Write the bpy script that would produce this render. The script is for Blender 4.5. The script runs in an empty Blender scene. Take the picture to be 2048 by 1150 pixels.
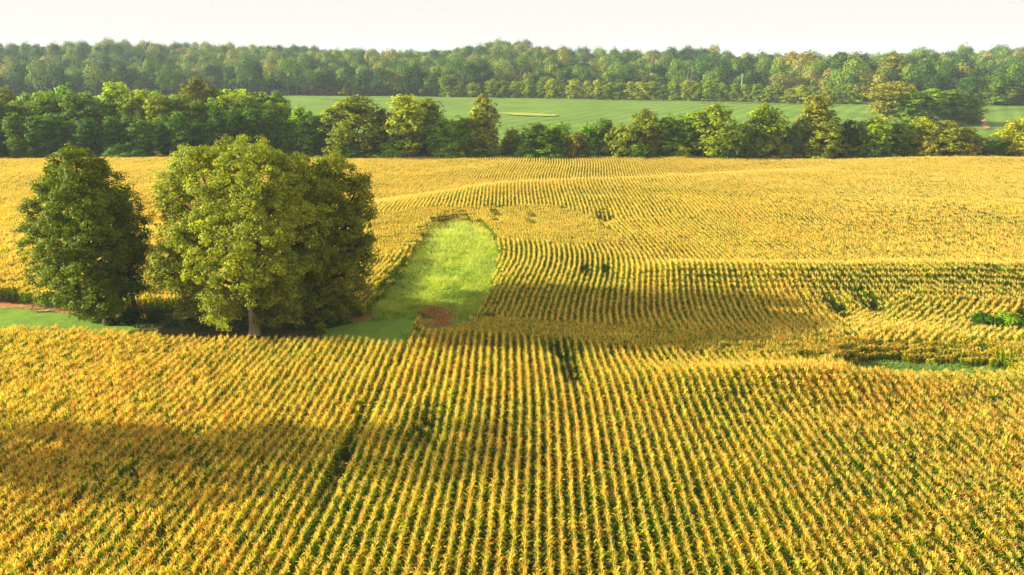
import bpy, math, random
import numpy as np

S = bpy.context.scene
C = S.collection
RAD = math.radians

# ------------------------------------------------------------------ camera
FPX = 1640.0                      # focal length in pixels of a 2048 px wide frame
PITCH = RAD(15.5)
CAMH = 30.4
cd = bpy.data.cameras.new('camera')
cam = bpy.data.objects.new('camera', cd)
C.objects.link(cam)
cam.location = (0, 0, CAMH)
cam.rotation_euler = (math.pi/2 - PITCH, 0, 0)
cd.sensor_width = 36.0
cd.lens = 36.0*FPX/2048.0
cd.clip_start = 0.5
cd.clip_end = 30000
S.camera = cam

# ------------------------------------------------------------------ light
SUN_EL = RAD(17.5)
SUN_AZ = RAD(-1.5)                 # light travels to +X, turned this much away from the camera
dirx, diry = math.cos(SUN_AZ), math.sin(SUN_AZ)
sl = bpy.data.lights.new('sun', 'SUN')
sl.energy = 5.0
sl.angle = RAD(0.9)
sl.color = (1.0, 0.93, 0.69)
so = bpy.data.objects.new('sun', sl)
C.objects.link(so)
from mathutils import Vector
so.rotation_euler = Vector((dirx*math.cos(SUN_EL), diry*math.cos(SUN_EL), -math.sin(SUN_EL))).to_track_quat('-Z', 'Y').to_euler()
so.location = (-60, 0, 80)

W = bpy.data.worlds.new('World')
S.world = W
W.use_nodes = True
wn = W.node_tree.nodes; wl = W.node_tree.links
bg = wn['Background']
sky = wn.new('ShaderNodeTexSky')
sky.sky_type = 'NISHITA'
sky.sun_disc = False
sky.sun_elevation = SUN_EL
sky.sun_rotation = RAD(270) - SUN_AZ   # the sun stands over -X, a little behind the camera
sky.air_density = 1.0
sky.dust_density = 5.0
sky.ozone_density = 1.0
# thin milky cloud veil: takes the colour out of the sky
hs = wn.new('ShaderNodeHueSaturation')
hs.inputs['Saturation'].default_value = 0.35
wl.new(sky.outputs[0], hs.inputs['Color'])
mx = wn.new('ShaderNodeMix'); mx.data_type = 'RGBA'
wt = wn.new('ShaderNodeTexCoord'); sx_ = wn.new('ShaderNodeSeparateXYZ')
wl.new(wt.outputs['Generated'], sx_.inputs[0])
mr = wn.new('ShaderNodeMapRange'); mr.interpolation_type = 'SMOOTHSTEP'
mr.inputs['From Min'].default_value = 0.04; mr.inputs['From Max'].default_value = 0.45
mr.inputs['To Min'].default_value = 0.95; mr.inputs['To Max'].default_value = 0.75
wl.new(sx_.outputs['Z'], mr.inputs['Value'])
wl.new(mr.outputs[0], mx.inputs['Factor'])
mx.inputs['B'].default_value = (4.7, 4.52, 4.28, 1)
wl.new(hs.outputs[0], mx.inputs['A'])
wl.new(mx.outputs['Result'], bg.inputs['Color'])
bg.inputs['Strength'].default_value = 0.07

S.view_settings.view_transform = 'Standard'
S.view_settings.look = 'None'
S.view_settings.gamma = 1.0
S.view_settings.use_curve_mapping = False
S.view_settings.exposure = 1.58
S.cycles.max_bounces = 6
S.cycles.diffuse_bounces = 3
S.cycles.glossy_bounces = 1
S.cycles.transmission_bounces = 3
S.cycles.volume_bounces = 0
S.cycles.use_denoising = True

# ------------------------------------------------------------------ helpers: numbers
rng = np.random.default_rng(7)

def ss(a, b, t):
    t = np.clip((t-a)/(b-a), 0, 1)
    return t*t*(3-2*t)

def gauss(t): return np.exp(-t*t)

def vnoise(x, y, seed=0):
    """smooth value noise, about -1..1"""
    x = np.asarray(x, float); y = np.asarray(y, float)
    xi = np.floor(x).astype(np.int64); yi = np.floor(y).astype(np.int64)
    fx = x-xi; fy = y-yi
    fx = fx*fx*(3-2*fx); fy = fy*fy*(3-2*fy)
    def h(a, b):
        n = (a*374761393 + b*668265263 + seed*974634777) & 0x7fffffff
        n = ((n ^ (n >> 13))*1274126177) & 0x7fffffff
        n = n ^ (n >> 16)
        return (n & 0xffff)/32767.5 - 1
    return (h(xi, yi)*(1-fx)+h(xi+1, yi)*fx)*(1-fy) + (h(xi, yi+1)*(1-fx)+h(xi+1, yi+1)*fx)*fy

def far_edge(X):                  # far side of the soybean field
    return np.where(X < -10, 628+0.19*np.clip(-10-X, 0, 170), 628-0.36*(X+10)*np.clip(1, 0, 1))

def crest(X):
    return np.where(X < 0, 176+0.72*np.maximum(X, -80), 176+0.42*np.minimum(X, 140))

def terr(X, Y):
    X = np.asarray(X, float); Y = np.asarray(Y, float)
    z = 0.25*vnoise(X/23, Y/23, 3)*ss(20, 60, Y)
    z += -0.9*gauss((Y-95+0.03*X)/11)                       # shallow valley
    # terrace ridges in the right half
    z += 1.25*gauss((Y-(70-0.02*X))/3.4)*ss(4, 20, X)*(1-ss(30, 40, X)*0.6)-.5*gauss((Y-78)/4)*ss(4, 20, X)
    z += 1.5*gauss((Y-(110-0.03*(X-30)))/4.5)*ss(8, 26, X)-.5*gauss((Y-94)/6)*ss(20, 40, X)
    # rolling middle field
    rise = 2.3*ss(108, 176, Y)
    t = Y-crest(X)
    fall = 2.6*ss(0, 24, t)*(1-ss(90, 130, X))
    back = 0.9*ss(24, 58, t)*(1-ss(90, 130, X))
    z += (rise-fall+back)*(1-0.25*ss(60, 110, -X))*(1-0.75*ss(50, 120, X))
    z += 0.8*vnoise(X/38+5, Y/30, 9)*ss(110, 150, Y)*(1-ss(235, 260, Y))
    z += -1.2*ss(238, 262, Y)
    # soybean field swells, woods climb the hills behind
    z += 3.6*ss(300, 500, Y)
    e = far_edge(X)
    hill = 15.5 + 7*gauss((X+560)/80)*ss(60, 260, Y-e) + 4*gauss((X+60)/90) - 4*ss(60, 220, X) + 8*vnoise(X/95, Y/220, 5) + 2.5*vnoise(X/45, Y/60, 6)
    z += hill*ss(20, 420, Y-e)
    z += -12*ss(480, 900, Y-e) + 22*ss(1500, 2300, Y)*(0.8+0.3*vnoise(X/700, Y/900, 8))
    z += -20*ss(3000, 4500, Y)
    return z

def unproj(px, py, dz=0.0):
    """pixel of the 2048x1150 frame -> ground point (dz above the ground)"""
    m = (py-575.0)/FPX
    z = 0.0
    X = Y = 0.0
    for _ in range(25):
        h = CAMH-(z+dz)
        den = math.sin(PITCH)+m*math.cos(PITCH)
        Y = h*(math.cos(PITCH)-m*math.sin(PITCH))/den
        c = Y*math.cos(PITCH)+h*math.sin(PITCH)
        X = (px-1024.0)/FPX*c
        z = 0.5*z+0.5*float(terr(X, Y))
    return X, Y

def ztop(py, Y):
    return CAMH - Y*math.tan(PITCH+math.atan((py-575.0)/FPX))

def xat(px, Y, z=8.0):
    return (px-1024.0)/FPX*(Y*math.cos(PITCH)+(CAMH-z)*math.sin(PITCH))

def inpoly(x, y, poly):
    ins = np.zeros(x.shape, bool)
    n = len(poly)
    for i in range(n):
        x0, y0 = poly[i]; x1, y1 = poly[(i+1) % n]
        if y0 == y1: continue
        c = ((y0 > y) != (y1 > y)) & (x < (x1-x0)*(y-y0)/(y1-y0)+x0)
        ins ^= c
    return ins

def ppoly(pts):                   # (px, py, dz) list -> ground polygon
    return [unproj(*p) for p in pts]

def project(X, Y, Z):
    h = CAMH-Z
    c = Y*math.cos(PITCH)+h*math.sin(PITCH)
    v = h*math.cos(PITCH)-Y*math.sin(PITCH)
    c = np.maximum(c, 0.1)
    return 1024+FPX*X/c, 575+FPX*v/c

# ------------------------------------------------------------------ helpers: objects
def mesh_np(name, V, F, attrs=None, mat=None, smooth=False):
    me = bpy.data.meshes.new(name)
    V = np.ascontiguousarray(V, np.float32); F = np.ascontiguousarray(F, np.int32)
    k = F.shape[1]
    me.vertices.add(len(V)); me.vertices.foreach_set('co', V.ravel())
    me.loops.add(F.size); me.loops.foreach_set('vertex_index', F.ravel())
    me.polygons.add(len(F))
    me.polygons.foreach_set('loop_start', np.arange(0, F.size, k, dtype=np.int32))
    if smooth: me.polygons.foreach_set('use_smooth', np.ones(len(F), bool))
    me.update(calc_edges=True)
    for an, (dom, val) in (attrs or {}).items():
        a = me.attributes.new(an, 'FLOAT', dom)
        a.data.foreach_set('value', np.ascontiguousarray(val, np.float32))
    if mat: me.materials.append(mat)
    return me

def link(name, me, parent=None, **props):
    o = bpy.data.objects.new(name, me)
    C.objects.link(o)
    if parent is not None: o.parent = parent
    for k, v in props.items():
        if v is not None: o[k] = v
    return o

def thing(name, label, category, loc, rz=0.0, group=None):
    o = bpy.data.objects.new(name, None)
    C.objects.link(o)
    o.empty_display_size = 0.5
    o.location = loc; o.rotation_euler = (0, 0, rz)
    o['label'] = label; o['category'] = category
    if group: o['group'] = group
    return o

# ------------------------------------------------------------------ materials
def srgb(r, g, b):
    f = lambda c: (c/255.0/12.92) if c/255.0 <= .04045 else ((c/255.0+.055)/1.055)**2.4
    return (f(r), f(g), f(b), 1)

def newmat(name):
    m = bpy.data.materials.new(name); m.use_nodes = True
    nt = m.node_tree; nt.nodes.clear()
    return m, nt.nodes, nt.links

def noise(N, L, scale, vec=None, detail=3.0, rough=.55):
    n = N.new('ShaderNodeTexNoise'); n.inputs['Scale'].default_value = scale
    n.inputs['Detail'].default_value = detail; n.inputs['Roughness'].default_value = rough
    if vec is not None: L.new(vec, n.inputs['Vector'])
    return n.outputs['Fac']

def ramp(N, L, fac, stops, interp='LINEAR'):
    r = N.new('ShaderNodeValToRGB'); r.color_ramp.interpolation = interp
    e = r.color_ramp.elements
    while len(e) < len(stops): e.new(0.5)
    for i, (p, c) in enumerate(stops):
        e[i].position = p; e[i].color = c if len(c) == 4 else (*c, 1)
    L.new(fac, r.inputs['Fac'])
    return r.outputs['Color']

def mixc(N, L, fac, a, b, mode='MIX'):
    m = N.new('ShaderNodeMix'); m.data_type = 'RGBA'; m.blend_type = mode
    for s, v in (('Factor', fac), ('A', a), ('B', b)):
        inp = [i for i in m.inputs if i.name == s and (i.type == ('VALUE' if s == 'Factor' else 'RGBA'))][0]
        if hasattr(v, 'is_linked') or hasattr(v, 'links'): L.new(v, inp)
        else: inp.default_value = v
    return [o for o in m.outputs if o.type == 'RGBA'][0]

def mth(N, L, op, a, b=0.0, clamp=False):
    m = N.new('ShaderNodeMath'); m.operation = op; m.use_clamp = clamp
    for i, v in enumerate((a, b)):
        if hasattr(v, 'links'): L.new(v, m.inputs[i])
        else: m.inputs[i].default_value = v
    return m.outputs[0]

def attr(N, name, typ='GEOMETRY'):
    a = N.new('ShaderNodeAttribute'); a.attribute_name = name; a.attribute_type = typ
    return a

def leafy_out(N, L, col, trans=0.3, rough=0.55, tcol=None, spec=0.35):
    p = N.new('ShaderNodeBsdfPrincipled')
    p.inputs['Roughness'].default_value = rough
    p.inputs['Specular IOR Level'].default_value = spec
    L.new(col, p.inputs['Base Color'])
    t = N.new('ShaderNodeBsdfTranslucent')
    L.new(tcol if tcol is not None else col, t.inputs['Color'])
    ms = N.new('ShaderNodeMixShader'); ms.inputs[0].default_value = trans
    L.new(p.outputs[0], ms.inputs[1]); L.new(t.outputs[0], ms.inputs[2])
    o = N.new('ShaderNodeOutputMaterial'); L.new(ms.outputs[0], o.inputs['Surface'])

# tree leaves: base colour is the object's own colour, varied per leaf and per branch
def leaf_material(name, base=None, shift=0.5):
    m, N, L = newmat(name)
    if base is None:
        oi = N.new('ShaderNodeObjectInfo'); base_s = oi.outputs['Color']
    else:
        r = N.new('ShaderNodeRGB'); r.outputs[0].default_value = base; base_s = r.outputs[0]
    rn = attr(N, 'rnd').outputs['Fac']
    cl = attr(N, 'clump').outputs['Fac']
    g = N.new('ShaderNodeNewGeometry')
    c = mixc(N, L, mth(N, L, 'MULTIPLY', cl, 0.65), base_s, mixc(N, L, 1.0, base_s, (1.75, 1.5, 0.8, 1), 'MULTIPLY'))
    pn = noise(N, L, .3, g.outputs['Position'], 2, .5)
    c = mixc(N, L, ramp(N, L, pn, [(.42, (0, 0, 0)), (.62, (1, 1, 1))]), c, mixc(N, L, 1.0, c, (1.35, 1.3, .8, 1), 'MULTIPLY'))
    dk = mixc(N, L, 1.0, c, (0.5, 0.62, 0.6, 1), 'MULTIPLY')
    lt = mixc(N, L, 1.0, c, (1.8, 1.65, 1.45, 1), 'MULTIPLY')
    c2 = mixc(N, L, 1.0, mixc(N, L, rn, dk, lt), (1.07, 1.0, 0.6, 1), 'MULTIPLY')
    tc = mixc(N, L, 1.0, c2, (1.5, 1.6, 0.6, 1), 'MULTIPLY')
    leafy_out(N, L, c2, 0.32, 0.6, tc, 0.12)
    return m

M_leaf = leaf_material('leaf')

def bark_material():
    m, N, L = newmat('bark')
    tc = N.new('ShaderNodeTexCoord')
    mp = N.new('ShaderNodeMapping'); mp.inputs['Scale'].default_value = (6, 6, 1.2)
    L.new(tc.outputs['Object'], mp.inputs['Vector'])
    n = noise(N, L, 1.5, mp.outputs[0], 5, .7)
    oi = N.new('ShaderNodeObjectInfo')
    c = mixc(N, L, n, mixc(N, L, 1.0, oi.outputs['Color'], (0.45, 0.42, 0.4, 1), 'MULTIPLY'), oi.outputs['Color'])
    p = N.new('ShaderNodeBsdfPrincipled'); p.inputs['Roughness'].default_value = .9
    L.new(c, p.inputs['Base Color'])
    b = N.new('ShaderNodeBump'); b.inputs['Strength'].default_value = .8; b.inputs['Distance'].default_value = .06
    L.new(n, b.inputs['Height']); L.new(b.outputs[0], p.inputs['Normal'])
    o = N.new('ShaderNodeOutputMaterial'); L.new(p.outputs[0], o.inputs['Surface'])
    return m
M_bark = bark_material()

# corn: 'part' 0 low leaf .. 0.7 top leaf, 1 tassel;  'rnd' per leaf;  large patches from the place in the field
def corn_material():
    m, N, L = newmat('corn')
    g = N.new('ShaderNodeNewGeometry')
    P = g.outputs['Position']
    part = attr(N, 'part').outputs['Fac']
    rn = attr(N, 'rnd').outputs['Fac']
    rip = attr(N, 'ripe').outputs['Fac']         # per plant ripeness 0..1
    green = ramp(N, L, rn, [(0.0, srgb(50, 84, 12)), (0.5, srgb(82, 118, 16)), (1.0, srgb(132, 160, 26))])
    top = ramp(N, L, rn, [(0.0, srgb(128, 170, 22)), (0.4, srgb(204, 208, 32)), (0.78, srgb(236, 212, 46)), (0.9, srgb(226, 164, 44)), (1.0, srgb(216, 134, 44))])
    dry = ramp(N, L, rn, [(0.0, srgb(196, 112, 38)), (0.5, srgb(216, 160, 56)), (1.0, srgb(226, 184, 84))])
    tas = ramp(N, L, rn, [(0.0, srgb(206, 164, 80)), (0.5, srgb(222, 194, 102)), (1.0, srgb(240, 216, 130))])
    big = noise(N, L, 0.045, P, 3, .6)
    mid = noise(N, L, 0.35, P, 3, .6)
    # yellowing climbs with the plant's height and its ripeness
    f = mth(N, L, 'ADD', part, mth(N, L, 'MULTIPLY', mth(N, L, 'SUBTRACT', rip, 0.5), 0.7))
    f = mth(N, L, 'ADD', f, mth(N, L, 'MULTIPLY', mth(N, L, 'SUBTRACT', mid, 0.5), 0.8))
    s = N.new('ShaderNodeMapRange'); s.interpolation_type = 'SMOOTHSTEP'
    s.inputs['From Min'].default_value = 0.44; s.inputs['From Max'].default_value = 0.78
    L.new(f, s.inputs['Value'])
    c = mixc(N, L, s.outputs[0], green, top)
    d = N.new('ShaderNodeMapRange'); d.interpolation_type = 'SMOOTHSTEP'
    d.inputs['From Min'].default_value = 0.66; d.inputs['From Max'].default_value = 1.0
    L.new(mth(N, L, 'ADD', mth(N, L, 'MULTIPLY', rip, 0.62), mth(N, L, 'MULTIPLY', big, 0.6)), d.inputs['Value'])
    up_ = N.new('ShaderNodeMapRange'); up_.interpolation_type = 'SMOOTHSTEP'
    up_.inputs['From Min'].default_value = 0.3; up_.inputs['From Max'].default_value = 0.6
    L.new(part, up_.inputs['Value'])
    c = mixc(N, L, mth(N, L, 'MULTIPLY', mth(N, L, 'MULTIPLY', d.outputs[0], 0.85), up_.outputs[0]), c, dry)
    isT = mth(N, L, 'GREATER_THAN', part, 0.85)
    c = mixc(N, L, isT, c, tas)
    tc = mixc(N, L, 1.0, c, (1.25, 1.15, 0.45, 1), 'MULTIPLY')
    leafy_out(N, L, c, 0.46, 0.7, tc, 0.1)
    return m
M_corn = corn_material()

def grass_material(name, low, high, head, patch=None):
    m, N, L = newmat(name)
    part = attr(N, 'part').outputs['Fac']
    rn = attr(N, 'rnd').outputs['Fac']
    g = N.new('ShaderNodeNewGeometry')
    n = noise(N, L, 0.22, g.outputs['Position'], 3, .6)
    c = mixc(N, L, rn, low, high)
    isT = mth(N, L, 'GREATER_THAN', part, 0.85)
    if patch: c = mixc(N, L, ramp(N, L, n, [(0.42, (0, 0, 0)), (0.62, (1, 1, 1))]), c, patch)
    c = mixc(N, L, isT, c, head)
    leafy_out(N, L, c, 0.35, 0.6, mixc(N, L, 1.0, c, (1.1, 1.2, 0.6, 1), 'MULTIPLY'), 0.25)
    return m

def ground_material(name, stops, s1=0.3, s2=4.0, bump=0.05, rough=.95, stripes=None):
    m, N, L = newmat(name)
    g = N.new('ShaderNodeNewGeometry')
    P = g.outputs['Position']
    a = noise(N, L, s1, P, 4, .6); b = noise(N, L, s2, P, 4, .7)
    f = mth(N, L, 'ADD', mth(N, L, 'MULTIPLY', a, .55), mth(N, L, 'MULTIPLY', b, .45))
    if stripes:
        ang, wl_, amt = stripes
        mp = N.new('ShaderNodeMapping'); mp.inputs['Rotation'].default_value = (0, 0, ang)
        L.new(P, mp.inputs['Vector'])
        w = N.new('ShaderNodeTexWave'); w.inputs['Scale'].default_value = 0.3142/wl_
        w.inputs['Distortion'].default_value = 1.5; w.inputs['Detail Scale'].default_value = .05
        L.new(mp.outputs[0], w.inputs['Vector'])
        f = mth(N, L, 'ADD', f, mth(N, L, 'MULTIPLY', mth(N, L, 'SUBTRACT', w.outputs['Fac'], .5), amt))
    c = ramp(N, L, f, stops)
    p = N.new('ShaderNodeBsdfPrincipled'); p.inputs['Roughness'].default_value = rough
    p.inputs['Specular IOR Level'].default_value = .15
    L.new(c, p.inputs['Base Color'])
    bp = N.new('ShaderNodeBump'); bp.inputs['Strength'].default_value = 1; bp.inputs['Distance'].default_value = bump
    L.new(b, bp.inputs['Height']); L.new(bp.outputs[0], p.inputs['Normal'])
    o = N.new('ShaderNodeOutputMaterial'); L.new(p.outputs[0], o.inputs['Surface'])
    return m

M_soil = ground_material('soil', [(0.3, srgb(70, 52, 34)), (0.7, srgb(120, 92, 60))])
M_dirt = ground_material('bare_dirt', [(0.3, srgb(140, 92, 50)), (0.7, srgb(196, 140, 84))], 1.0, 5.0)
M_red = ground_material('eroded_soil', [(0.3, srgb(146, 112, 76)), (0.7, srgb(178, 144, 104))], .2, 1.0)
M_lawn = ground_material('mown_grass', [(0.3, srgb(84, 122, 36)), (0.7, srgb(134, 158, 50))], .5, 6.0, .08)
M_soy = ground_material('soybean_leaves', [(0.2, srgb(74, 100, 34)), (0.5, srgb(98, 126, 44)), (0.8, srgb(130, 150, 62))], .03, .5, .3, stripes=(0.5, 9.0, .16))
M_straw = ground_material('yellow_grass', [(0.3, srgb(130, 156, 60)), (0.7, srgb(176, 168, 78))], .2, 1.0)
M_meadow = ground_material('meadow_grass', [(0.3, srgb(90, 160, 40)), (0.7, srgb(130, 190, 60))], .05, .5)
M_litter = ground_material('leaf_litter', [(0.3, srgb(52, 60, 26)), (0.7, srgb(104, 88, 48))], .6, 3.0)

# ------------------------------------------------------------------ ground: one sheet out to the horizon
def grid_mesh(name, ys, ns, half, mat, dz=0.0, rough=0.0, seed=1):
    s = np.linspace(-1, 1, ns)
    Yg, Sg = np.meshgrid(ys, s, indexing='ij')
    Xg = Sg*half(Yg)
    Z = terr(Xg, Yg)+dz
    if rough: Z = Z+rough*np.random.default_rng(seed).uniform(-1, 1, Z.shape)
    V = np.stack([Xg, Yg, Z], -1).reshape(-1, 3)
    i = np.arange(len(ys)-1)[:, None]*ns+np.arange(ns-1)[None, :]
    i = i.ravel()
    F = np.stack([i, i+1, i+ns+1, i+ns], 1)
    return mesh_np(name, V, F, None, mat, True)

ys = np.concatenate([np.linspace(-400, 20, 22), np.arange(22, 262, 1.5), np.linspace(264, 1500, 150), np.geomspace(1510, 9000, 40)])
link('ground', grid_mesh('ground', ys, 321, lambda Y: 260+0.95*np.abs(Y), M_soil), kind='structure')

# ------------------------------------------------------------------ outlines of the fields, as ground polygons
P_strip = ppoly([(-700, 628, 2.2), (0, 646, 2.4), (300, 657, 2.4), (500, 668, 2.4), (690, 669, 2.4), (812, 677, 2.4),
                 (842, 632, 0), (735, 640, 0), (560, 634, 0), (400, 634, 0), (300, 634, 0), (185, 632, 0), (90, 622, 0), (0, 612, 0), (-700, 565, 0)])
P_grass = ppoly([(735, 640, 0), (750, 612, .3), (772, 585, .3), (795, 560, .3), (828, 515, .3), (852, 478, .3), (880, 456, .3), (915, 448, .3),
                 (948, 458, .3), (975, 478, .3), (990, 505, .3), (990, 545, .3), (982, 580, .3), (965, 612, 1.5), (930, 632, 2.4), (880, 646, 2.4), (842, 652, 2.4), (835, 634, 0)])
P_slough = ppoly([(1690, 728, 1.5), (1720, 729, 2.4), (1780, 732, 2.4), (1900, 734, 2.4), (1990, 735, 2.4), (2040, 736, 1.6), (2000, 743, 0), (1900, 739, 0), (1830, 734, 0), (1760, 731, 0), (1722, 734, 0)])
P_weeds = ppoly([(1985, 665, 1.5), (2300, 672, 1.5), (2300, 636, .5), (2030, 640, .5)])
Y0 = 30
def W_(px, py): return unproj(px, py, 2.4)
# near field: everything this side of the cross-planted headland
near_edge = [W_(-700, 600), W_(0, 612), W_(300, 640), W_(700, 655), W_(830, 655), W_(880, 652), W_(1000, 660), W_(1300, 690), W_(1500, 700), W_(1700, 712), W_(2300, 720)]
P_near = [(-130, Y0), (130, Y0)] + near_edge[::-1]
head_far = [W_(840, 645), W_(900, 632), W_(960, 622), W_(1100, 636), W_(1300, 650), W_(1500, 662), W_(1640, 660), W_(1760, 672), W_(1950, 672), W_(2300, 672)]
P_head = near_edge[4:] + head_far[::-1]
P_patch = ppoly([(735, 425, 2.4), (850, 412, 2.4), (980, 408, 2.4), (1100, 406, 2.4), (1180, 425, 2.4), (1225, 455, 2.4), (1250, 478, 2.4), (1120, 486, 2.4), (1000, 470, 2.4), (930, 440, 2.4), (850, 470, 2.4), (740, 520, 2.4)])
P_curve = ppoly([(1700, 655, 2.4), (1680, 610, 2.4), (1800, 592, 2.4), (2300, 590, 2.4), (2300, 672, 2.4), (1950, 672, 2.4), (1760, 672, 2.4)])
P_mid = head_far + [(200, 100), (200, 262), (-230, 262), (-230, 92)] + [unproj(p, q, 0) for p, q in ((0, 606), (90, 618), (185, 628), (300, 630), (560, 632), (735, 640))]
GAPS = [(unproj(855, 872, 1.0), 1.4, 3.2), (unproj(1140, 735, 1.5), 1.0, 5.0), (unproj(1105, 705, 1.5), .5, 2.0), (unproj(1215, 548, 1.5), 1.0, 3.5), (unproj(1175, 545, 1.5), .8, 3.0),
        (unproj(1208, 438, 1.5), 1.5, 4.0), (unproj(1062, 445, 1.5), .5, 6.0), (unproj(990, 432, 1.5), .5, 7.0), (unproj(700, 900, 1.0), .35, 9), (unproj(1620, 722, 1.5), 1.2, 1.0),
        (unproj(1735, 610, 1.5), 1.2, 3.0), (unproj(1672, 622, 1.5), .9, 3.0), (unproj(1985, 655, 1.5), 1.8, 1.4), (unproj(1982, 540, 1.5), .9, 1.6)]
ROWANG = math.atan(61/FPX)       # the drill rows run almost straight away from the camera, bearing slightly right

def row_points(poly, ang, seg, excl=(), spacing=.76, wob=0.35, yr=(-1e9, 1e9), shift=0.0, margin=260, jag=.35):
    ca, sa = math.cos(ang), math.sin(ang)       # along = (sa, ca), across = (ca, -sa)
    px = np.array([p[0] for p in poly]); py = np.array([p[1] for p in poly])
    u = px*ca-py*sa; v = px*sa+py*ca
    us = np.arange(math.floor(u.min()/spacing)-2, math.ceil(u.max()/spacing)+2)*spacing+shift
    vs = np.arange(v.min()-2, v.max()+2, seg)
    U, Vv = np.meshgrid(us, vs)
    Vv = Vv+rng.uniform(-.04, .04, Vv.shape)
    U = U+wob*vnoise(U/90, Vv/30, 31)*2.0+(0.022+.055*ss(.22, .55, np.abs(U+Vv*sa)/np.maximum(np.abs(Vv), 20)))*rng.standard_normal(U.shape)
    slope = (vnoise(U/90, (Vv+1)/30, 31)-vnoise(U/90, (Vv-1)/30, 31))*wob
    X = (U*ca+Vv*sa).ravel(); Y = (-U*sa+Vv*ca).ravel()
    H = (ang*np.ones(U.shape)+np.arctan(slope)).ravel()
    jx = X+jag*vnoise(X/1.3, Y/1.3, 77); jy = Y+jag*vnoise(X/1.3, Y/1.3, 78)
    k = inpoly(jx, jy, poly) & (Y > yr[0]) & (Y < yr[1])
    for e in excl: k &= ~inpoly(jx, jy, e)
    for (gx, gy), ru, rv in GAPS:
        k &= ~((((X-gx)/ru)**2+((Y-gy)/rv)**2) < 1) | (rng.uniform(size=X.shape) < .7)
    X, Y, H = X[k], Y[k], H[k]
    Z = terr(X, Y)
    qx, qy = project(X, Y, Z+2.4)
    k = (qx > -margin) & (qx < 2048+margin) & (qy < 1150+190)
    return X[k], Y[k], Z[k], H[k]

# ---- one stretch of a corn row (several plants), as arrays
def corn_piece(seed, length, nplants, nleaf, leafscale, tass, stalk=True):
    r = np.random.default_rng(seed)
    V = []; F = []; part = []; rnd = []; pid = []
    def quad(a, b, c, d, p, rr, k):
        i = len(V); V.extend([a, b, c, d]); F.append((i, i+1, i+2, i+3)); part.append(p); rnd.append(rr); pid.append(k)
    for k in range(nplants):
        y0 = (k+.5)/nplants*length-length/2+r.uniform(-.05, .05)
        x0 = r.uniform(-.09, .09)
        h = r.uniform(1.84, 2.08)
        lean = r.uniform(-.06, .06, 2)
        base = np.array([x0, y0, 0.0])
        ax = lambda t: base+np.array([lean[0]*t, lean[1]*t, t*h])
        if stalk:
            a0, a1 = ax(0.0), ax(1.0)
            t = np.array([math.cos(k*2.4), math.sin(k*2.4), 0])*.02
            quad(a0-t, a0+t, a1+t*.6, a1-t*.6, .15, r.uniform(), k)
        az0 = r.uniform(0, 6.28)
        for j in range(nleaf):
            t = .22+.78*(j+.5*r.uniform())/nleaf
            az = az0+j*math.pi+r.uniform(-.6, .6)
            d = np.array([math.cos(az), math.sin(az), 0])
            sd = np.array([-d[1], d[0], 0])
            ln = leafscale*(r.uniform(.38, .56) if t < .6 else r.uniform(.34, .52))
            w = r.uniform(.032, .052)*math.sqrt(leafscale)*1.15
            p0 = ax(t)
            up = r.uniform(.6, 1.1)*(1+1.6*max(0, t-.5))
            p1 = p0+d*ln*.45+np.array([0, 0, ln*.45*up])
            p2 = p1+d*ln*.45+np.array([0, 0, -ln*r.uniform(-.1, .55)])
            tw = sd*1.0+np.array([0, 0, r.uniform(-.5, .5)])
            pp = .72*t+r.uniform(-.08, .08)
            rr = r.uniform()
            quad(p0-tw*w*.6, p0+tw*w*.6, p1+tw*w, p1-tw*w, pp, rr, k)
            quad(p1-tw*w, p1+tw*w, p2+tw*w*.2, p2-tw*w*.2, pp+.05, rr, k)
        top = ax(1.0)
        for j in range(tass):
            if j == 0: d = np.array([r.uniform(-.1, .1), r.uniform(-.1, .1), 1.0]); ln = .42
            else:
                az = j*6.28/(tass-1)+r.uniform(-.6, .6)
                d = np.array([math.cos(az)*.62, math.sin(az)*.62, .78]); ln = r.uniform(.2, .32)
            s = np.cross(d, [math.cos(j+k), math.sin(j+k), .1]); s /= np.linalg.norm(s)
            w = .017*math.sqrt(leafscale)*(1.1 if tass < 5 else .8)
            b = top+np.array([0, 0, .02*j])
            e = b+d*ln
            quad(b-s*w, b+s*w, e+s*w*.7, e-s*w*.7, 1.0, r.uniform(), k)
    return np.array(V), np.array(F), np.array(part), np.array(rnd), np.array(pid)

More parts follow.
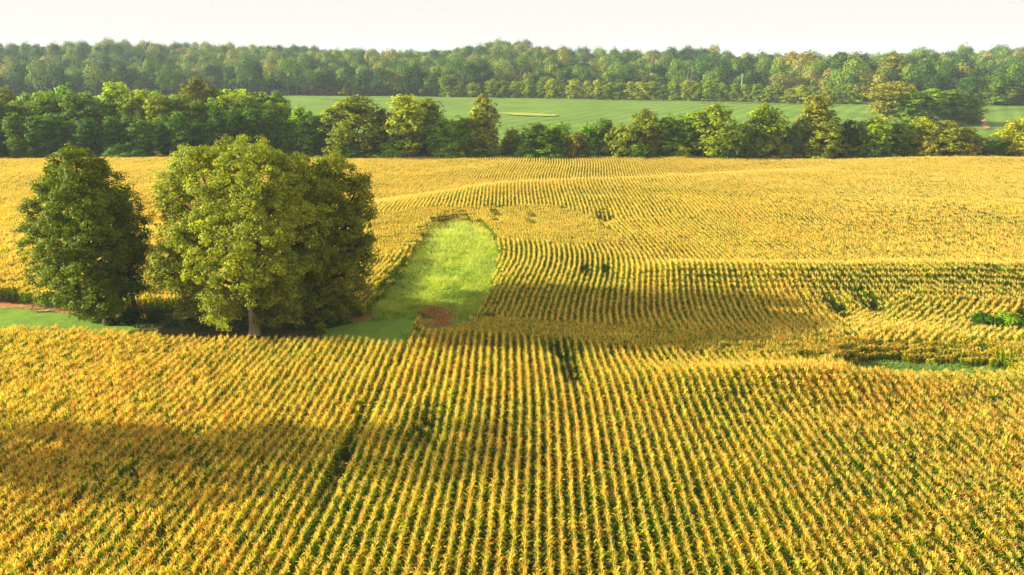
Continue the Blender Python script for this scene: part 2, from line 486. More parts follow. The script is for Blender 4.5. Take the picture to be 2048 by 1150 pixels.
def realise(name, pieces, X, Y, Z, H, hscale, ripe, mat, props, wide=1.0):
    """repeat the pieces at the points and weld all into one mesh"""
    r = np.random.default_rng(len(X))
    which = r.integers(0, len(pieces), len(X))
    Vs, Fs, Ps, Rs, Qs = [], [], [], [], []
    off = 0
    for i, (V, F, part, rnd, pid) in enumerate(pieces):
        k = which == i
        n = int(k.sum())
        if n == 0: continue
        a = -H[k]+np.where(r.uniform(size=n) < .5, math.pi, 0)
        c = np.cos(a)[:, None]; s = np.sin(a)[:, None]
        vx = V[None, :, 0]*wide; vy = V[None, :, 1]; vz = V[None, :, 2]*hscale[k][:, None]
        x = X[k][:, None]+vx*c-vy*s
        y = Y[k][:, None]+vx*s+vy*c
        z = Z[k][:, None]+vz-.02
        Vs.append(np.stack([x, y, z], -1).reshape(-1, 3).astype(np.float32))
        Fs.append((F[None]+(off+np.arange(n)*len(V))[:, None, None]).reshape(-1, 4).astype(np.int32))
        off += n*len(V)
        Ps.append(np.broadcast_to(part, (n, len(part))).ravel())
        Rs.append(np.clip(np.broadcast_to(rnd, (n, len(rnd)))+r.uniform(-.15, .15, (n, 1)), 0, 1).ravel())
        pr = r.uniform(-.6, .6, (n, int(pid.max())+1))
        Qs.append(np.clip(ripe[k][:, None]+pr[:, pid], 0, 1).ravel())
    me = mesh_np(name, np.concatenate(Vs), np.concatenate(Fs),
                 {'part': ('FACE', np.concatenate(Ps)), 'rnd': ('FACE', np.concatenate(Rs)), 'ripe': ('FACE', np.concatenate(Qs))}, mat)
    return link(name, me, **props)

near_p = [corn_piece(100+i, 1.0, 6, 12, 1.0, 5) for i in range(12)]
mid_p = [corn_piece(200+i, 1.5, 8, 7, 1.1, 4, False) for i in range(10)]
far_p = [corn_piece(300+i, 2.0, 9, 4, 1.2, 3, False) for i in range(8)]

def ripeness(X, Y):
    r = .365+.22*vnoise(X/9, Y/9, 51)+.2*vnoise(X/30, Y/22, 52)+.10*vnoise(X/2.5, Y/2.5, 53)
    r += .10*ss(15, 35, -X)*(1-ss(90, 100, Y))+.12*ss(120, 200, Y)
    r += .07*ss(.25, .5, np.abs(X)/np.maximum(Y, 20))
    # greener streaks: the wet strip on the far right, edges of the grass
    r -= .9*gauss((X-(80+(163-Y)*.48))/2.4)*ss(132, 140, Y)*(1-ss(160, 166, Y))
    r -= .35*gauss((Y-105)/4.0)*ss(38, 46, X)
    r -= .5*gauss((Y-101)/3.5)*ss(36, 44, -X)
    r -= .3*gauss((X+52)/9)*gauss((Y-150)/9)
    for (gx, gy), ru, rv in GAPS: r = r-.5*np.exp(-(((X-gx)/ru/1.6)**2+((Y-gy)/rv/1.6)**2))
    return r

def heights(X, Y, seed):
    r = np.random.default_rng(seed)
    h = 1+.07*vnoise(X/6, Y/6, 61)+.035*vnoise(X/1.4, Y/3, 62)+(.02+.025*ss(.22, .55, np.abs(X)/np.maximum(Y, 20)))*r.standard_normal(len(X))
    for P in (P_grass, P_slough):
        for (ox, oy), f in (((0, -2.6), .8), ((0, -4.8), .9), ((-1.3, 0), .88), ((1.3, 0), .9), ((0, -1.2), .78)):
            h = h*np.where(inpoly(X+ox+.8*vnoise(X, Y, 64), Y+oy+.8*vnoise(X, Y, 65), P), f, 1)
    for (gx, gy), ru, rv in GAPS:
        h = h*(1-.34*np.exp(-(((X-gx)/ru/1.2)**2+((Y-gy)/rv/1.2)**2)**2))
    return h

pr = dict(kind='stuff')
def crop(name, parts, pieces, label, seed, wide=1.0):
    X, Y, Z, H = [np.concatenate([p[i] for p in parts]) for i in range(4)]
    print(name, len(X))
    return realise(name, pieces, X, Y, Z, H, heights(X, Y, seed), ripeness(X, Y), M_corn, dict(kind='stuff', label=label, category='corn'), wide)

# a wider furrow where two passes of the drill meet
fx, fy = unproj(680, 960, 1.5)
uf = fx*math.cos(ROWANG)-fy*math.sin(ROWANG)
def split_left(p): return p
X, Y, Z, H = row_points(P_near, ROWANG, 1.0, (P_strip, P_grass, P_slough))
u = X*math.cos(ROWANG)-Y*math.sin(ROWANG)
X = X-np.where(u < uf, .17*math.cos(ROWANG), 0)
near_rows = (X, Y, Z, H)
head_rows = row_points(P_head, ROWANG+RAD(80), 1.0, (P_strip, P_grass, P_slough, P_weeds))
crop('corn_crop', [near_rows, head_rows], near_p, 'golden corn crop in straight rows filling the foreground up to the shallow valley', 1)
ex = (P_strip, P_grass, P_slough, P_weeds)
midA = row_points(P_mid, ROWANG, 1.5, ex+(P_patch, P_curve), yr=(0, 165), wob=1.1)
patch = row_points(P_patch, ROWANG+RAD(75), 1.5, ex, yr=(0, 175))
curve = row_points(P_curve, RAD(40), 1.5, ex, yr=(0, 165))
midB = row_points(P_mid, ROWANG, 2.0, ex+(P_patch, P_curve), yr=(165, 262), wob=1.1)
crop('corn_crop', [midA, patch, curve], mid_p, 'rolling golden corn crop between the valley and the crest beyond it, around the grassy waterway', 2, 1.1)
crop('corn_crop', [midB], far_p, 'pale golden corn crop on the far slope below the line of trees', 3, 1.15)

# ------------------------------------------------------------------ sheets laid on the ground
def drape(name, poly, step, dz, mat, rag=.4, **props):
    xs = [p[0] for p in poly]; yy = [p[1] for p in poly]
    gx = np.arange(min(xs)-step, max(xs)+2*step, step); gy = np.arange(min(yy)-step, max(yy)+2*step, step)
    Xg, Yg = np.meshgrid(gx, gy)
    cx = Xg[:-1, :-1]+step/2; cy = Yg[:-1, :-1]+step/2
    k = inpoly(cx+rag*vnoise(cx/1.1, cy/1.1, 5), cy+rag*vnoise(cx/1.1, cy/1.1, 6), poly)
    n = Xg.shape[1]
    idx = (np.arange(Xg.shape[0]-1)[:, None]*n+np.arange(n-1)[None, :])[k]
    F = np.stack([idx, idx+1, idx+n+1, idx+n], 1)
    used, inv = np.unique(F, return_inverse=True)
    V = np.stack([Xg.ravel(), Yg.ravel(), terr(Xg, Yg).ravel()+dz], -1)[used]
    return link(name, mesh_np(name, V, inv.reshape(-1, 4), None, mat, True), **props)

link_ = drape('dirt_path', ppoly([(-700, 640, 0), (0, 640, 0), (300, 660, 0), (600, 660, 0), (700, 660, 0), (770, 640, 0), (842, 625, 0), (735, 632, 0), (560, 626, 0), (400, 628, 0), (300, 628, 0), (185, 626, 0), (90, 615, 0), (0, 606, 0), (-700, 560, 0)]),
              .3, .03, M_dirt, .6, kind='structure')
drape('leaf_litter', ppoly([(190, 638, 0), (300, 640, 0), (420, 634, 0), (560, 634, 0), (700, 640, 0), (700, 668, 0), (600, 690, 0), (300, 690, 0), (200, 660, 0)]), .3, .06, M_litter, 1.2, kind='structure')
drape('lawn', ppoly([(-700, 700, 0), (0, 680, 0), (240, 680, 0), (300, 650, 0), (230, 636, 0), (185, 634, 0), (90, 624, 0), (0, 616, 0), (-700, 572, 0)]), .25, .09, M_lawn, .25, kind='structure')
drape('lawn', ppoly([(640, 690, 0), (650, 660, 0), (700, 650, 0), (760, 638, 0), (842, 626, 0), (830, 660, 0), (815, 700, 0)]), .25, .09, M_lawn, .25, kind='structure')
drape('grass_strip', P_slough, .3, .05, M_lawn, .4, kind='structure')

# the soybean field: a rough leafy surface
ysb = np.arange(258, 760, 2.2)
def soyhalf(Y): return 120+0.75*Y
s = np.linspace(-1, 1, 420)
Yg, Sg = np.meshgrid(ysb, s, indexing='ij'); Xg = Sg*soyhalf(Yg)
Yg = np.minimum(Yg, far_edge(Xg)+8)
Zg = terr(Xg, Yg)+.6+.16*np.random.default_rng(4).uniform(-1, 1, Xg.shape)
i = (np.arange(len(ysb)-1)[:, None]*len(s)+np.arange(len(s)-1)[None, :]).ravel()
link('field', mesh_np('field', np.stack([Xg, Yg, Zg], -1).reshape(-1, 3), np.stack([i, i+1, i+len(s)+1, i+len(s)], 1), None, M_soy, True), kind='structure')
drape('grass_strip', ppoly([(990, 226, .8), (1040, 226, .8), (1115, 230, .8), (1110, 233, .8), (1030, 231, .8)]), 1.0, 1.05, M_straw, .5, kind='structure')
drape('bare_soil', ppoly([(1958, 237, .8), (1970, 237, .8), (1979, 257, .8), (1968, 259, .8), (1960, 248, .8)]), .8, 1.0, M_red, .8, kind='structure')
drape('bare_soil', ppoly([(1930, 241, .8), (1950, 239, .8), (1952, 243, .8), (1938, 248, .8)]), .8, 1.0, M_red, .8, kind='structure')
drape('meadow', ppoly([(1702, 207, .8), (1722, 207, .8), (1716, 188, .8), (1702, 190, .8)]), 3.0, 1.4, M_meadow, .8, kind='structure')

def track(pts, w):
    P = [unproj(a, b, .8) for a, b in pts]
    q = [(x, y) for x, y in P]
    back = [(x+w*.3, y+w) for x, y in P[::-1]]
    drape('dirt_track', q+back, .6, .95, M_track, .3, kind='structure')
M_track = ground_material('wheel_track', [(0.3, srgb(58, 76, 36)), (0.7, srgb(86, 100, 48))], .3, 1.5)
track([(1700, 236), (1722, 232), (1745, 228), (1765, 226)], 1.6)
track([(1962, 236), (1968, 228), (1985, 222), (2010, 219.5), (2048, 219), (2120, 219)], 1.6)
track([(1930, 243), (1945, 240), (1962, 236)], 1.8)
track([(1400, 205.5), (1500, 207), (1600, 208.5), (1700, 211)], 2.5)
track([(640, 199), (740, 201.5), (840, 203), (900, 203)], 2.5)

# ------------------------------------------------------------------ grasses and weeds
def tuft_piece(seed, size, n, h, w, head, droop=.5):
    r = np.random.default_rng(seed)
    V = []; F = []; part = []; rnd = []
    for k in range(n):
        b = np.array([r.uniform(-size, size), r.uniform(-size, size), 0])
        az = r.uniform(0, 6.28); d = np.array([math.cos(az), math.sin(az), 0]); sd = np.array([-d[1], d[0], 0])*w
        hh = h*r.uniform(.6, 1.1)
        m = b+d*hh*.15+np.array([0, 0, hh*.6]); e = b+d*hh*droop+np.array([0, 0, hh*(1-.3*droop)])
        rr = r.uniform()
        i = len(V)
        V += [b-sd, b+sd, m+sd*.9, m-sd*.9, e+sd*.15, e-sd*.15]
        F += [(i, i+1, i+2, i+3), (i+3, i+2, i+4, i+5)]; part += [.2, .6]; rnd += [rr, rr]
        if r.uniform() < head:
            e2 = e+np.array([0, 0, hh*.15])+d*.05; i = len(V)
            V += [e-sd*.8, e+sd*.8, e2+sd*.6, e2-sd*.6]; F.append((i, i+1, i+2, i+3)); part.append(1.0); rnd.append(rr)
    F = np.array(F)
    return np.array(V), F, np.array(part), np.array(rnd), np.zeros(len(F), int)

def scatter(name, poly, cell, pieces, mat, props, rag=.5, excl=(), hmod=None, keep=1.0):
    xs = [p[0] for p in poly]; yy = [p[1] for p in poly]
    gx, gy = np.meshgrid(np.arange(min(xs), max(xs), cell), np.arange(min(yy), max(yy), cell))
    X = gx.ravel()+rng.uniform(-.5, .5, gx.size)*cell; Y = gy.ravel()+rng.uniform(-.5, .5, gx.size)*cell
    k = inpoly(X+rag*vnoise(X, Y, 7), Y+rag*vnoise(X, Y, 8), poly) & (rng.uniform(size=X.size) < keep)
    for e in excl: k &= ~inpoly(X, Y, e)
    qx, qy = project(X, Y, terr(X, Y)); k &= (qx > -300) & (qx < 2350)
    X, Y = X[k], Y[k]
    hs_ = 1+.25*vnoise(X/3, Y/3, 71)+.1*rng.standard_normal(len(X))
    if hmod is not None: hs_ = hs_*hmod(X, Y)
    return realise(name, pieces, X, Y, terr(X, Y), rng.uniform(0, 6.28, len(X)), hs_, np.full(len(X), .5), mat, props)

M_tall = grass_material('tall_grass', srgb(78, 134, 16), srgb(170, 204, 48), srgb(214, 206, 112), srgb(190, 204, 66))
M_dark = grass_material('weed_leaves', srgb(40, 78, 20), srgb(84, 124, 32), srgb(110, 140, 50))
M_rust = grass_material('rusty_weeds', srgb(170, 104, 56), srgb(204, 142, 84), srgb(206, 156, 100))
M_turf = grass_material('short_grass', srgb(76, 118, 28), srgb(128, 158, 46), srgb(140, 150, 70))
tall = [tuft_piece(400+i, .45, 26, .95, .022, .5) for i in range(6)]
P_wide = [(x+(x-np.mean([p[0] for p in P_grass]))*.10, y+(1.6 if y > 125 else 0)) for x, y in P_grass]
scatter('tall_grass', P_wide, .55, tall, M_tall, dict(kind='stuff', label='bright green tall grass in the waterway between the corn', category='grass'), 2.2, hmod=lambda X, Y: (1+.9*ss(116, 136, Y))*(.75+.5*vnoise(X/5, Y/8, 44)**2))
weed = [tuft_piece(420+i, .4, 22, 1.0, .06, .1, .8) for i in range(5)]
scatter('rusty_weeds', ppoly([(842, 634, .5), (858, 616, .5), (880, 614, .5), (902, 622, .5), (906, 632, 1.5), (876, 638, 1.5), (850, 646, 1.5)]), .6, weed, M_rust,
        dict(kind='stuff', label='reddish brown weeds at the foot of the grassy waterway', category='weeds'), 1.6, keep=.6)
turf = [tuft_piece(440+i, .3, 22, .16, .02, .0, .6) for i in range(4)]
scatter('lawn_grass', P_strip, .4, turf, M_turf, dict(kind='stuff', label='short green grass of the mown lane beside the trees', category='grass'), .4,
        excl=(ppoly([(190, 645, 0), (190, 600, 0), (700, 600, 0), (650, 660, 0), (640, 700, 0), (190, 700, 0)]),))
reed = [tuft_piece(450+i, .4, 26, .8, .03, .1, .6) for i in range(4)]
M_reed = grass_material('bluish_grass', srgb(92, 128, 50), srgb(142, 168, 76), srgb(160, 172, 84))
scatter('wet_grass', P_slough, .45, reed, M_reed, dict(kind='stuff', label='grey green low grass strip lying in the corn at the right edge', category='grass'), .5)
scatter('undergrowth', ppoly([(230, 640, 0), (300, 632, 0), (400, 634, 0), (560, 636, 0), (690, 642, 0), (660, 660, 0), (400, 662, 0), (240, 652, 0)]), .9, [tuft_piece(460+i, .5, 20, .7, .06, 0, .8) for i in range(4)], M_dark,
        dict(kind='stuff', label='low dark weeds growing in the shade under the big trees', category='weeds'), 1.0, keep=.55)
M_bright = grass_material('green_weeds', srgb(76, 120, 24), srgb(130, 158, 40), srgb(160, 170, 60))
scatter('green_weeds', P_weeds, .6, weed, M_bright, dict(kind='stuff', label='bright green weeds at the right edge in the dip of the corn', category='weeds'), .6)

# ------------------------------------------------------------------ trees
def tube(Vs, Fs, p0, p1, r0, r1, n=7, bend=0.0, r=None):
    """a tapered, slightly bent limb"""
    p0 = np.array(p0, float); p1 = np.array(p1, float)
    d = p1-p0; ln = np.linalg.norm(d)+1e-6
    a = np.cross(d/ln, [0.3, 0.1, 1.0]); a /= np.linalg.norm(a)+1e-9
    b = np.cross(d/ln, a)
    seg = 4
    off = (r.uniform(-1, 1, 3) if r is not None else np.zeros(3))*bend*ln
    base = sum(len(v) for v in Vs)
    rings = []
    for s_ in range(seg+1):
        t = s_/seg
        c = p0+d*t+off*math.sin(math.pi*t)
        rad = r0+(r1-r0)*t
        ang = np.arange(n)*2*math.pi/n
        rings.append(c+(np.cos(ang)[:, None]*a+np.sin(ang)[:, None]*b)*rad)
    Vs.append(np.concatenate(rings))
    f = []
    for s_ in range(seg):
        for k in range(n):
            f.append((base+s_*n+k, base+s_*n+(k+1) % n, base+(s_+1)*n+(k+1) % n, base+(s_+1)*n+k))
    Fs.append(np.array(f))

def leaf_quads(cen, nrm, size, r):
    n = len(cen)
    nrm = nrm/np.maximum(np.linalg.norm(nrm, axis=1, keepdims=True), 1e-6)
    t = np.cross(nrm, r.standard_normal((n, 3)))
    t /= np.maximum(np.linalg.norm(t, axis=1, keepdims=True), 1e-6)
    b = np.cross(nrm, t)
    s = (size*r.uniform(.65, 1.35, n))[:, None]
    f = nrm*s*r.uniform(-.25, .25, (n, 1))
    v = np.stack([cen-t*s*.5, cen+b*s*.34+f, cen+t*s*.5, cen-b*s*.34+f], 1)
    return v

def crown_mesh(name, lobes, r, leaf=.34, sub_r=.9, dens=1.0, per=60, flat=1.0):
    """lobes: (x, y, z, R). Each lobe is a shell of twig clumps, each clump a puff of leaves"""
    lo = np.array(lobes)
    allv, rn, cl = [], [], []
    for (x, y, z, R) in lo:
        ns = max(5, int(dens*4.2*(R/sub_r)**2))
        d = r.standard_normal((ns, 3)); d /= np.linalg.norm(d, axis=1, keepdims=True)
        d[:, 2] = np.where(d[:, 2] < -.65, -d[:, 2]*.6, d[:, 2])
        rr = R*r.uniform(.45, 1.2, (ns, 1))
        cc = np.array([x, y, z])+d*rr*np.array([1, 1, flat])
        cr = sub_r*r.uniform(.55, 1.15, ns)
        lobe_c = r.uniform(0, 1)
        for j in range(ns):
            m = max(6, int(per*(cr[j]/sub_r)**2))
            q = r.standard_normal((m, 3)); q /= np.linalg.norm(q, axis=1, keepdims=True)
            rad = cr[j]*r.uniform(.25, 1.0, (m, 1))**.6
            pos = cc[j]+q*rad*np.array([1, 1, .75])
            nv = q*.8+d[j]*.6+r.standard_normal((m, 3))*.42+np.array([0, 0, .35])
            allv.append(leaf_quads(pos, nv, leaf, r))
            rn.append(r.uniform(0, 1, m)); cl.append(np.full(m, np.clip(.35*lobe_c+.65*r.uniform(), 0, 1)))
    V = np.concatenate(allv).reshape(-1, 3)
    n = len(V)//4
    F = np.arange(n*4).reshape(n, 4)
    return mesh_np(name, V, F, {'rnd': ('FACE', np.concatenate(rn)), 'clump': ('FACE', np.concatenate(cl))}, M_leaf)

def wood_mesh(name, lobes, r, base_r, h_split, base=(0, 0), lean=(0, 0), frac=1.0, zb=-.3, part='all'):
    Vs, Fs = [], []
    bx, by = base
    top = np.array([bx+lean[0], by+lean[1], h_split])
    if part != 'limbs': tube(Vs, Fs, (bx, by, zb), (bx+lean[0]*.15, by+lean[1]*.15, zb+1.3), base_r*1.35, base_r, 10)
    if part != 'limbs': tube(Vs, Fs, (bx+lean[0]*.15, by+lean[1]*.15, zb+1.25), top, base_r, base_r*.8, 10, .02, r)
    if part == 'bole': return mesh_np(name, np.concatenate(Vs), np.concatenate(Fs), None, M_bark, True)
    zmax = max(l[2] for l in lobes)
    lead = np.array([bx+lean[0]*1.6, by+lean[1]*1.6, h_split+(zmax-h_split)*.75])
    tube(Vs, Fs, top-np.array([0, 0, .1]), lead, base_r*.78, base_r*.2, 8, .05, r)
    for (x, y, z, R) in lobes:
        if r.uniform() > frac: continue
        t = np.clip((z-h_split)/(zmax-h_split+1e-3)*.55, 0, .8)
        s_ = top+(lead-top)*t
        e = np.array([x, y, z-.2*R])
        rr = base_r*(.42-.25*t)
        tube(Vs, Fs, s_, e, rr, rr*.35, 6, .07, r)
        for _ in range(4):
            d = r.standard_normal(3); d[2] = abs(d[2])*.6; d /= np.linalg.norm(d)
            tube(Vs, Fs, e, e+d*R*.85, rr*.33, .03, 5, .08, r)
    return mesh_np(name, np.concatenate(Vs), np.concatenate(Fs), None, M_bark, True)

def col(o, rgb): o.color = (*srgb(*rgb)[:3], 1)

def hero(name, label, category, basepx, Y, lobes_px, leafc, barkc, seed, base_r, h_split, leaf=.25, sub_r=.85, per=60, dens=1.0, mirror=True, group=None, trunk_lean=0.0):
    """a tree whose lobes follow the photographed crown; lobes are (px, py, radius px, depth m)"""
    r = np.random.default_rng(seed)
    X0 = xat(basepx, Y, 1.0); Z0 = float(terr(X0, Y))
    o = thing(name, label, category, (X0, Y, Z0), 0, group)
    lob = []
    for (px, py, rp, dy) in lobes_px:
        yy = Y+dy
        z = ztop(py, yy); x = xat(px, yy, z)
        c = yy*math.cos(PITCH)+(CAMH-z)*math.sin(PITCH)
        R = rp/FPX*c
        lob.append((x-X0, dy, z-Z0, R))
        if mirror and abs(dy) > 1.5: lob.append((x-X0+r.uniform(-1, 1), -dy*.6, z-Z0+r.uniform(-.5, 1), R*.95))
    c = link('crown', crown_mesh(name+'_crown', lob, r, leaf, sub_r, dens, per), o); col(c, leafc)
    t = link('trunk', wood_mesh(name+'_trunk', lob, r, base_r, h_split, lean=(trunk_lean, 0), part='bole'), o); col(t, barkc)
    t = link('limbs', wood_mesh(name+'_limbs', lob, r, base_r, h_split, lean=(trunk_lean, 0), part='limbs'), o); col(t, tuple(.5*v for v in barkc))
    return o

hero('oak_tree', 'great broad olive green oak with a pale trunk, lit by the low sun', 'tree', 507, 91.5,
     [(395, 330, 48, 1), (440, 312, 34, 3), (370, 372, 44, 2), (470, 345, 50, -4), (520, 322, 38, -1), (565, 335, 38, 1), (430, 400, 52, -6), (345, 425, 40, 0),
      (510, 395, 55, -7), (570, 395, 46, -4), (372, 478, 48, -3), (440, 470, 52, -8), (520, 470, 55, -9), (585, 460, 48, -4), (335, 500, 28, 0), (352, 545, 38, -2),
      (415, 545, 46, -7), (480, 545, 48, -9), (550, 540, 48, -8), (600, 530, 40, -3), (430, 605, 40, -7), (385, 588, 22, -4), (500, 590, 34, -6), (560, 595, 30, -6), (440, 640, 22, -8), (480, 425, 60, 5), (400, 520, 50, 5), (460, 620, 22, -6), (415, 640, 16, -6), (385, 560, 34, 3), (590, 560, 40, 3), (600, 610, 30, 2), (540, 620, 22, 3), (620, 440, 40, -1), (400, 600, 30, 2)],
     (108, 122, 58), (222, 200, 164), 11, .6, 3.4, .25, .75, 78, 1.15)
hero('oak_tree', 'dark green spreading oak in the shade behind the great oak, crown reaching furthest right', 'tree', 637, 99,
     [(620, 352, 42, 0), (672, 338, 38, 1), (700, 385, 42, 0), (645, 400, 50, -5), (715, 430, 30, 0), (690, 455, 48, -3), (735, 478, 16, 0), (635, 470, 52, -6), (705, 505, 40, -1), (610, 520, 48, -4),
      (672, 545, 48, -4), (708, 575, 36, 0), (640, 590, 38, -4), (690, 615, 30, -2), (650, 640, 22, -6), (720, 360, 22, 0), (600, 420, 45, 3), (660, 500, 50, 5), (730, 400, 16, 1), (725, 540, 20, 0)],
     (94, 106, 44), (96, 84, 66), 12, .6, 3.4, .27, .8, 78, 1.1)
hero('oak_tree', 'narrow dark tree squeezed between the two oaks, only its lower trunk and leaves showing', 'tree', 577, 101,
     [(575, 480, 40, 1), (590, 540, 38, 2), (560, 580, 36, 1), (600, 600, 28, 0), (580, 420, 40, 2)],
     (68, 82, 32), (84, 76, 64), 13, .4, 3.5, .3, .9, 60)
hero('tall_tree', 'tall dark green tapering tree standing left of the great oak', 'tree', 217, 95,
     [(150, 322, 34, 0), (118, 340, 30, 1), (185, 338, 30, 1), (100, 378, 34, 0), (145, 378, 44, -3), (192, 385, 36, -1), (86, 420, 36, 0), (130, 430, 46, -4), (185, 430, 44, -4), (232, 392, 17, 0), (238, 425, 24, 1), (80, 468, 34, 0),
      (130, 485, 46, -5), (190, 485, 48, -5), (240, 470, 28, 0), (85, 515, 24, 0), (118, 535, 38, -4), (175, 540, 48, -6), (228, 525, 40, -3), (95, 560, 30, -2), (140, 590, 36, -4), (195, 595, 42, -5), (236, 575, 30, -1), (105, 598, 22, -3), (165, 622, 28, -4), (215, 625, 26, -3), (160, 450, 50, 4), (75, 545, 18, 0)],
     (78, 96, 16), (70, 58, 44), 14, .6, 3.0, .26, .75, 80, 1.05, trunk_lean=-1.5)
hero('slender_tree', 'slender dark tree leaning against the right side of the tall tapering tree', 'tree', 272, 97,
     [(258, 520, 24, 0), (275, 548, 20, 0), (262, 575, 24, -1), (284, 582, 16, 1), (250, 545, 24, 1), (266, 495, 16, 0), (282, 512, 12, 0)],
     (52, 82, 24), (92, 76, 58), 15, .3, 3.2, .3, .7, 50, mirror=False, trunk_lean=-.3)
# ---- source trees for the rows in the distance
def make_lobes(shape, r, H, R, n, low=.08):
    out = []
    for i in range(n):
        t = (i+.5)/n
        if shape == 'round': prof = math.sin(math.pi*min(1, .18+.8*t))**.6
        elif shape == 'tall': prof = (math.sin(math.pi*min(1, .12+.8*t))**.5)*.75
        elif shape == 'cone': prof = (1.05-t)**.75
        elif shape == 'bush': prof = (1-t*t)**.5
        else: prof = .25+.75*math.sin(math.pi*.5*min(1, t*1.15)) if t < .8 else .85
        z = H*(low+(1-low)*t*.93)
        a = i*2.4+r.uniform(-.5, .5)
        lr = R*r.uniform(.34, .5)*(.6+.4*prof)
        rad = max(0, R*prof-lr*.6)*r.uniform(.55, 1.0)
        out.append((math.cos(a)*rad, math.sin(a)*rad, min(z, H-lr*.8), lr))
    for i in range(max(3, n//5)):
        t = r.uniform(.15, .8); out.append((r.uniform(-.2, .2)*R, r.uniform(-.2, .2)*R, H*t, R*.5))
    return out

SRC = {}
def source(shape, k, H=16.0, R=5.2, n=22, leaf=.55, sub_r=1.0, per=26, low=.1, dens=1.0):
    r = np.random.default_rng(sum(map(ord, shape))*31+k)
    lob = make_lobes(shape, r, H, R, n, low)
    cm = crown_mesh(shape+'_crown', lob, r, leaf, sub_r, dens, per)
    tm = wood_mesh(shape+'_trunk', lob, r, .32, H*.22, frac=.6)
    SRC[(shape, k)] = (cm, tm, H, R)
for k in range(3): source('round', k)
for k in range(3): source('tall', k, 18, 4.4, 24)
for k in range(2): source('cone', k, 14, 4.6, 20)
for k in range(3): source('bush', k, 7, 4.6, 12, .5, .9, 24, .08)
source('sparse', 0, 16, 5.6, 16, .5, 1.0, 20, .3, .45)
for k in range(2): source('open', k, 16, 5.6, 22, .55, 1.0, 24, .3, .8)

def tree(name, label, px, top, hw, Y, shape, k, leafc, barkc=(96, 84, 66), group=None, bot=None, rz=None):
    cm, tm, H, R = SRC[(shape, k)]
    X = xat(px, Y); Z = float(terr(X, Y))
    zt = ztop(top, Y)
    c = Y*math.cos(PITCH)+(CAMH-8)*math.sin(PITCH)
    sx = 1.32*hw/FPX*c/(R*1.0)
    sz = max(.15, (zt-Z)/(H*1.0))
    o = thing(name, label, 'bush' if 'bush' in name or 'shrub' in name else 'tree', (X, Y, Z), rng.uniform(0, 6.28) if rz is None else rz, group)
    o.scale = (sx, sx, sz)
    a = link('crown', cm, o); col(a, leafc)
    b = link('trunk', tm, o); col(b, barkc)
    return o

